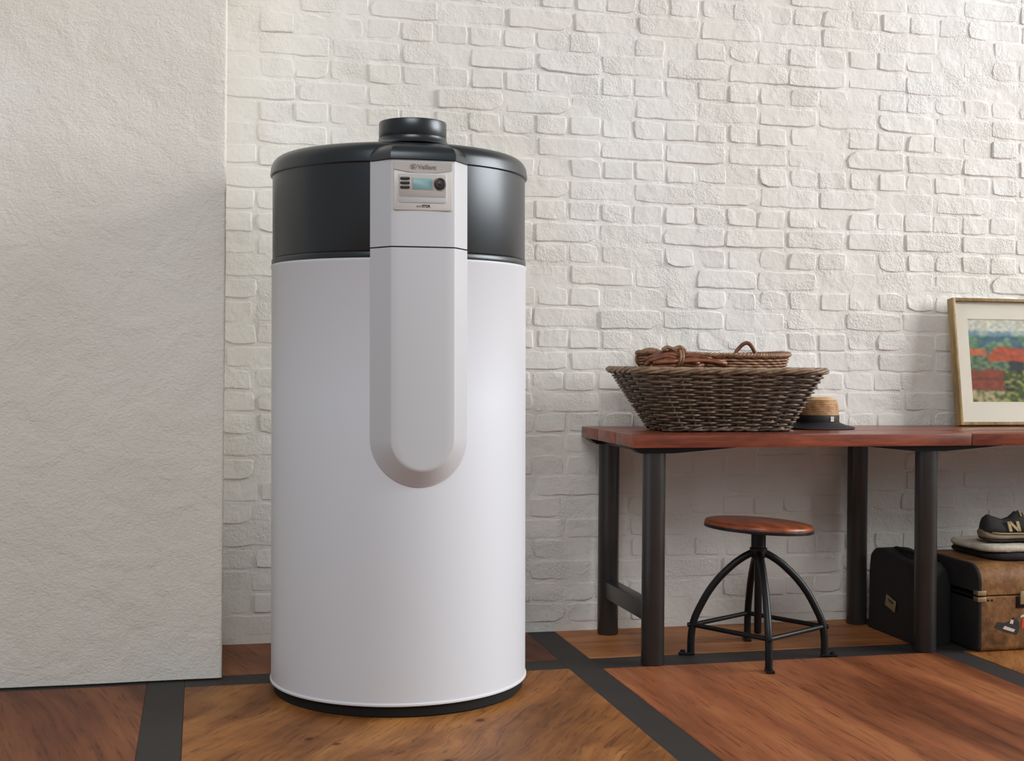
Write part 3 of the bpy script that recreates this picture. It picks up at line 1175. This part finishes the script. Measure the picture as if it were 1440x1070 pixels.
def paint_col(u, v):
    """flat watercolour print: u 0..1 across, v 0..1 up"""
    q = Vector((u * 9, v * 7, 2.0))
    nz_ = noise.noise(q)
    n2 = noise.noise(q * 3.1)
    n3 = noise.noise(q * 7.0)
    uu, vv = u + 0.018 * n2, v + 0.02 * nz_ + 0.012 * n3
    def c(*a):
        s = srgb(*a)
        k = 1 + 0.35 * n3 + 0.45 * noise.noise(q * 4.3 + Vector((5, 1, 0)))
        return (s[0] * k, s[1] * k, s[2] * k, 1)
    if vv > 0.86:
        return c(208, 208, 190) if n2 < .3 else c(176, 190, 186)
    if vv > 0.80:
        return c(120, 148, 160) if nz_ > -.1 else c(168, 184, 172)
    if vv > 0.66:
        return c(70, 104, 118) if nz_ > .05 else (c(116, 150, 120) if n2 > 0 else c(84, 122, 96))
    # big red roof
    if 0.20 < uu < 0.62 and 0.50 < vv < 0.50 + 0.17 * min(1, (uu - 0.12) / 0.2):
        return c(186, 82, 48) if n2 > -.2 else c(150, 86, 66)
    if uu < 0.18 and 0.56 < vv < 0.64:
        return c(190, 104, 66)
    if 0.0 < uu < 0.34 and 0.15 < vv < 0.39:
        return c(136, 66, 46) if not (0.27 < vv < 0.29) else c(96, 54, 44)
    if 0.40 < uu < 0.56 and 0.38 < vv < 0.50:
        return c(52, 58, 60)
    if vv > 0.39:
        return c(62, 92, 84) if n2 > 0 else c(112, 132, 96)
    if vv < 0.14 and uu < 0.35:
        return c(176, 160, 120) if n2 > -.15 else c(72, 92, 46)
    if n2 > 0.2:
        return c(150, 148, 78)
    return c(66, 84, 42) if nz_ > -.1 else c(44, 54, 42)


pt = MB()
gx, gz = 240, 170
pt.cols = []
for j in range(gz + 1):
    for i in range(gx + 1):
        u, v = i / gx, j / gz
        pt.v.append(PM @ Vector((mx0 - .001 + (mx1 - mx0 + .002) * u, -0.0123, mz0 - .001 + (mz1 - mz0 + .002) * v)))
        cs_ = [paint_col((u + du) * 1.25, v + dv) for du, dv in ((-.009, -.009), (.009, -.009), (.009, .009), (-.009, .009), (0, 0))]
        pt.cols.append(tuple(sum(c[q] for c in cs_) / 5 for q in range(4)))
pt.f = [[j * (gx + 1) + i, j * (gx + 1) + i + 1, (j + 1) * (gx + 1) + i + 1, (j + 1) * (gx + 1) + i] for j in range(gz) for i in range(gx)]
pt.build('painting', M['paint'], pc)
pbox(FWD, PW - FWD, -0.0225, -0.0210, FWD, PH - FWD).build('glass_pane', M['glass'], pc)

# ------------------------------------------------------------------ suitcase under the table
sx0, sx1, sy0, sy1, sz1, szm = 2.376, 3.02, 3.622, 4.02, 0.272, 0.176
sc = thing('suitcase', ((sx0 + sx1) / 2, (sy0 + sy1) / 2, 0), 'worn brown hard suitcase with stickers and dark end lying under the table', 'suitcase')


def case_ring(x, inset, z0, z1, rt, rbm):
    """outline in the YZ plane with rounded corners"""
    pts = []
    for cy_, cz_, rad, a0 in ((sy0 + rbm, z0 + rbm, rbm, 180), (sy1 - rbm, z0 + rbm, rbm, 270), (sy1 - rt, z1 - rt, rt, 0), (sy0 + rt, z1 - rt, rt, 90)):
        for k in range(7):
            a = R(a0 + 15 * k)
            y, z = cy_ + rad * math.cos(a), cz_ + rad * math.sin(a)
            pts.append((x, y + inset * (1 if y < (sy0 + sy1) / 2 else -1) * abs(math.cos(a)), z + inset * (1 if math.sin(a) < 0 else -1) * abs(math.sin(a))))
    return pts


def case_half(z0, z1, rt, rbm, name):
    mb = MB()
    mb.rings([case_ring(sx0, 0.012, z0, z1, rt, rbm), case_ring(sx0 + 0.004, 0.004, z0, z1, rt, rbm), case_ring(sx0 + 0.014, 0.0, z0, z1, rt, rbm), case_ring(sx1 - 0.014, 0.0, z0, z1, rt, rbm),
              case_ring(sx1 - 0.004, 0.004, z0, z1, rt, rbm), case_ring(sx1, 0.012, z0, z1, rt, rbm)])
    return mb.build(name, M['leather'], sc, sharp=35)


base_c = case_half(0.0, szm - 0.0015, 0.004, 0.018, 'case_base')
lid_c = case_half(szm + 0.0015, sz1, 0.055, 0.004, 'case_lid')
for xa in (sx0 - 0.002, sx1 - 0.060):
    # dark ends of each half; the left end's shade is put into its colour
    for (z0, z1, rt, rbm, par) in ((0.0, szm - 0.003, 0.004, 0.018, base_c), (szm + 0.003, sz1 + 0.0012, 0.055, 0.004, lid_c)):
        mb = MB()
        out = [case_ring(xa + d, i, z0, z1, rt, rbm) for d, i in ((0.0, 0.010), (0.004, 0.001), (0.010, -0.0012), (0.012 if xa < 2.5 else 0.056, -0.0012), (0.062, 0.01))][:4 if xa < 2.5 else 5]
        mb.rings(out)
        mb.build('dark_end', M['black_leather'], par, sharp=40)
for zz, par in ((szm - 0.010, base_c), (szm + 0.010, lid_c)):
    MB().box(sx0 - 0.004, sx0 + 0.026, sy0 - 0.003, sy0 + 0.024, zz - 0.0075, zz + 0.0075, 0.002).build('corner_plate', M['brass'], par)
bl = MB()
for xx in (sx0 + 0.034, sx0 + 0.047):
    tmp = MB().lathe([(0.0, 0.0), (0.0036, 0.0), (0.0030, 0.002), (0.0, 0.0026)], 10)
    bl.add([Vector((xx + v.x, sy0 - v.z - 0.0005, szm - 0.013 + v.y)) for v in tmp.v], tmp.f)
bl.build('rivet', M['iron'], base_c)
# latch at the right edge of the view, a handle further on
for lx in (2.508, 2.86):
    la = MB().box(lx, lx + 0.046, sy0 - 0.005, sy0 + 0.002, szm - 0.040, szm - 0.004, 0.002).build('latch', M['iron'], base_c)
    MB().box(lx + 0.010, lx + 0.036, sy0 - 0.011, sy0 - 0.004, szm - 0.028, szm + 0.014, 0.002).build('hasp', M['brass'], la)
MB().tube(smooth_path([(2.62, sy0, 0.125), (2.625, sy0 - 0.03, 0.118), (2.70, sy0 - 0.038, 0.112), (2.775, sy0 - 0.03, 0.118), (2.78, sy0, 0.125)], 5), 0.008, 8).build('handle', M['black_leather'], base_c)


def sticker(pts, mat, parent, dy=0.0012):
    mb = MB()
    mb.rings([[(x, sy0 + 0.001, z) for x, z in pts], [(x, sy0 - dy, z) for x, z in pts]])
    return mb.build('sticker', mat, parent)


sticker([(2.432, 0.078), (2.448, 0.070), (2.475, 0.060), (2.512, 0.050), (2.522, 0.072), (2.518, 0.094), (2.500, 0.108), (2.485, 0.094), (2.465, 0.090), (2.445, 0.094)], M['dark_sticker'], base_c)
sticker([(2.462, 0.072), (2.500, 0.060), (2.506, 0.068), (2.468, 0.081)], M['emblem'], base_c, 0.0018)
sticker([(2.486, 0.088), (2.498, 0.086), (2.500, 0.098), (2.490, 0.100)], M['emblem'], base_c, 0.0018)
sticker([(2.528, 0.072), (2.57, 0.064), (2.575, 0.098), (2.533, 0.104)], M['red_sticker'], base_c)
sticker([(2.524, 0.104), (2.56, 0.112), (2.558, 0.121), (2.528, 0.112)], M['emblem'], base_c)
sticker([(2.64, 0.045), (2.72, 0.045), (2.72, 0.095), (2.64, 0.095)], M['tag'], base_c)

# ------------------------------------------------------------------ dark flat bundle, pale fleece pad and a sneaker on the suitcase


def soft_slab(x0, x1, y0, y1, z0, z1, seed, wav, n=26, m=16):
    """a soft cushion-like slab with a wavy outline, flat below"""
    mb = MB()
    def rings_at(s, z):
        out = []
        k = 64
        for i in range(k):
            a = 2 * PI * i / k
            ca, sa = math.cos(a), math.sin(a)
            ex = math.copysign(abs(ca) ** 0.35, ca)
            ey = math.copysign(abs(sa) ** 0.35, sa)
            w_ = 1 + wav * noise.noise(Vector((ca * 4 + seed, sa * 4, 3.3)))
            x = (x0 + x1) / 2 + (x1 - x0) / 2 * ex * s * w_
            y = (y0 + y1) / 2 + (y1 - y0) / 2 * ey * s * w_
            zz = z + (z1 - z0) * 0.18 * noise.noise(Vector((x * 30, y * 30, seed))) * (1 if z > z0 + 1e-6 else 0)
            out.append((x, y, zz))
        return out
    h = z1 - z0
    mb.rings([rings_at(0.97, z0), rings_at(1.0, z0 + h * 0.3), rings_at(0.998, z0 + h * 0.65), rings_at(0.975, z0 + h * 0.92), rings_at(0.93, z1), rings_at(0.6, z1), rings_at(0.2, z1)])
    return mb


fz0 = sz1
b_ = soft_slab(2.475, 2.99, 3.675, 3.985, fz0 + 0.0022, fz0 + 0.024, 1.0, 0.012).build('folded_cloth', M['dark_cloth'], sharp=60, label='dark folded cloth lying flat on the brown suitcase', cat='cloth')
soft_slab(2.452, 2.97, 3.69, 3.95, fz0 + 0.028, fz0 + 0.050, 6.0, 0.012).build('fleece_pad', M['fleece'], sharp=60, label='pale rough edged fleece pad under the dark sneaker', cat='pad')

SHZ = fz0 + 0.054
shr = thing('sneaker', (2.60, 3.79, SHZ), 'dark sneaker with tan letter mark and pale sole on the suitcase pile', 'shoe')
# stations along the length: x from heel (0) to toe (0.285): half width, sole height, top height, collar?
stn = [(0.000, 0.020, 0.010, 0.040), (0.006, 0.030, 0.006, 0.078), (0.020, 0.035, 0.002, 0.088), (0.045, 0.037, 0.0, 0.080), (0.070, 0.037, 0.0, 0.072), (0.095, 0.037, 0.001, 0.080), (0.115, 0.038, 0.002, 0.098),
       (0.135, 0.040, 0.002, 0.094), (0.165, 0.044, 0.001, 0.080), (0.200, 0.048, 0.0, 0.064), (0.235, 0.047, 0.002, 0.054), (0.265, 0.038, 0.006, 0.046), (0.282, 0.022, 0.012, 0.036), (0.287, 0.008, 0.018, 0.028)]
SX_, SY_ = 2.484, 3.775
SR = Matrix.Translation((SX_, SY_, SHZ)) @ Matrix.Rotation(R(-6), 4, 'Z')


def sect(x, hw, z0, z1, n=20, flat=0.5):
    out = []
    for k in range(n):
        a = 2 * PI * k / n
        y = hw * math.copysign(abs(math.cos(a)) ** 0.7, math.cos(a))
        t = (math.sin(a) + 1) / 2
        taper = 1 - 0.42 * max(0, t - 0.35) / 0.65 if z1 > 0.05 else 1
        out.append(SR @ Vector((x, y * taper, z0 + (z1 - z0) * t)))
    return out


up = MB().rings([sect(x, hw * 0.95, z0 + 0.016, z1) for x, hw, z0, z1 in stn])
upo = up.build('upper', M['shoe_up'], shr, sharp=70)
mid = MB().rings([sect(x - 0.003 + 0.006 * (x / .287), hw + 0.004, z0 + 0.006, z0 + 0.030 - 0.010 * (x / .287)) for x, hw, z0, z1 in stn])
mid.build('midsole', M['shoe_sole'], shr, sharp=70)
MB().rings([sect(x, hw + 0.002, z0, z0 + 0.010) for x, hw, z0, z1 in stn]).build('outsole', M['shoe_out'], shr, sharp=70)
# letter mark on the side
def letter(y_of):
    mb = MB()
    x0, x1, z0, z1, wd = 0.078, 0.118, 0.036, 0.068, 0.010
    polys = [[(x0, z0), (x0 + wd, z0), (x0 + wd - 0.004, z1), (x0 - 0.004, z1)], [(x1 - wd, z0), (x1, z0), (x1 - 0.004, z1), (x1 - wd - 0.004, z1)],
             [(x0 - 0.004, z1), (x0 + wd - 0.002, z1), (x1, z0), (x1 - wd - 0.002, z0)]]
    for p in polys:
        mb.rings([[SR @ Vector((x, y_of(z) + 0.004, z)) for x, z in p], [SR @ Vector((x, y_of(z) - 0.0025, z)) for x, z in p]])
    return mb
letter(lambda z: -0.0362 + 0.012 * max(0, (z - 0.040)) / 0.04).build('letter_mark', M['shoe_tan'], upo)
lc_ = MB()
for k in range(5):
    x = 0.128 + k * 0.014
    zt = 0.098 - k * 0.0085
    lc_.tube(smooth_path([SR @ Vector((x - 0.004, -0.024, zt - 0.014)), SR @ Vector((x, 0.0, zt + 0.002)), SR @ Vector((x + 0.004, 0.024, zt - 0.014))], 4), 0.0028, 6)
lc_.build('laces', M['shoe_tan'], upo, sharp=180)
# pale welt line along the side
wl = MB().tube([SR @ Vector((x, -(hw * 0.97) - 0.0015, z0 + 0.031 - 0.008 * (x / .287))) for x, hw, z0, z1 in stn[2:-2]], 0.0022, 6)
wl.build('welt', M['shoe_tan'], upo, sharp=180)

# ------------------------------------------------------------------ black bag with tag
BGX0, BGX1, BGY0, BGY1, BGH = 2.236, 2.366, 3.745, 4.068, 0.275
bg = thing('travel_bag', ((BGX0 + BGX1) / 2, (BGY0 + BGY1) / 2, 0), 'black soft bag with small tan tag standing between table leg and suitcase', 'bag')
bgm = MB()


def bag_ring(x, ins):
    pts = []
    prof = [(BGY0, 0.0), (BGY1, 0.0), (BGY1, 0.10), (BGY1, 0.20), (BGY1 - 0.010, 0.255), (BGY1 - 0.035, 0.275), (BGY1 - 0.08, 0.279), (BGY1 - 0.13, 0.270), (BGY0 + 0.12, 0.262), (BGY0 + 0.06, 0.258), (BGY0 + 0.02, 0.240), (BGY0, 0.19), (BGY0, 0.10)]
    my, mz = (BGY0 + BGY1) / 2, 0.14
    for y, z in prof:
        d = Vector((my - y, mz - z))
        d.normalize()
        zz = z + d.y * ins
        pts.append((x, y + d.x * ins, max(0.0, zz) if z > 0 else 0.0))
    return pts


bgm.rings([bag_ring(BGX0 + 0.002, 0.03), bag_ring(BGX0, 0.018), bag_ring(BGX0 + 0.008, 0.005), bag_ring(BGX0 + 0.02, 0.0), bag_ring(BGX1 - 0.02, 0.0), bag_ring(BGX1 - 0.008, 0.005), bag_ring(BGX1, 0.018), bag_ring(BGX1 - .002, 0.03)])
bgb = bgm.build('body', M['black_leather'], bg, sharp=50)
MB().tube(smooth_path([(2.30, 3.83, 0.255), (2.30, 3.85, 0.272), (2.30, 3.92, 0.278), (2.30, 3.985, 0.278), (2.30, 4.0, 0.27)], 4), 0.007, 8).build('handle', M['black_leather'], bg)
tg = MB().box(-0.0015, 0.0015, -0.031, 0.031, -0.019, 0.019, 0.001)
tm = Matrix.Translation((BGX0 - 0.003, 3.905, 0.108)) @ Matrix.Rotation(R(14), 4, 'X')
tg.v = [tm @ v for v in tg.v]
tgo = tg.build('tag', M['tag'], bg)
tg = MB().box(-0.001, 0.001, -0.020, 0.014, 0.006, 0.011)
tm = Matrix.Translation((BGX0 - 0.005, 3.905, 0.108)) @ Matrix.Rotation(R(14), 4, 'X')
tg.v = [tm @ v for v in tg.v]
tg.build('tag_slot', M['dark_cloth'], tgo)
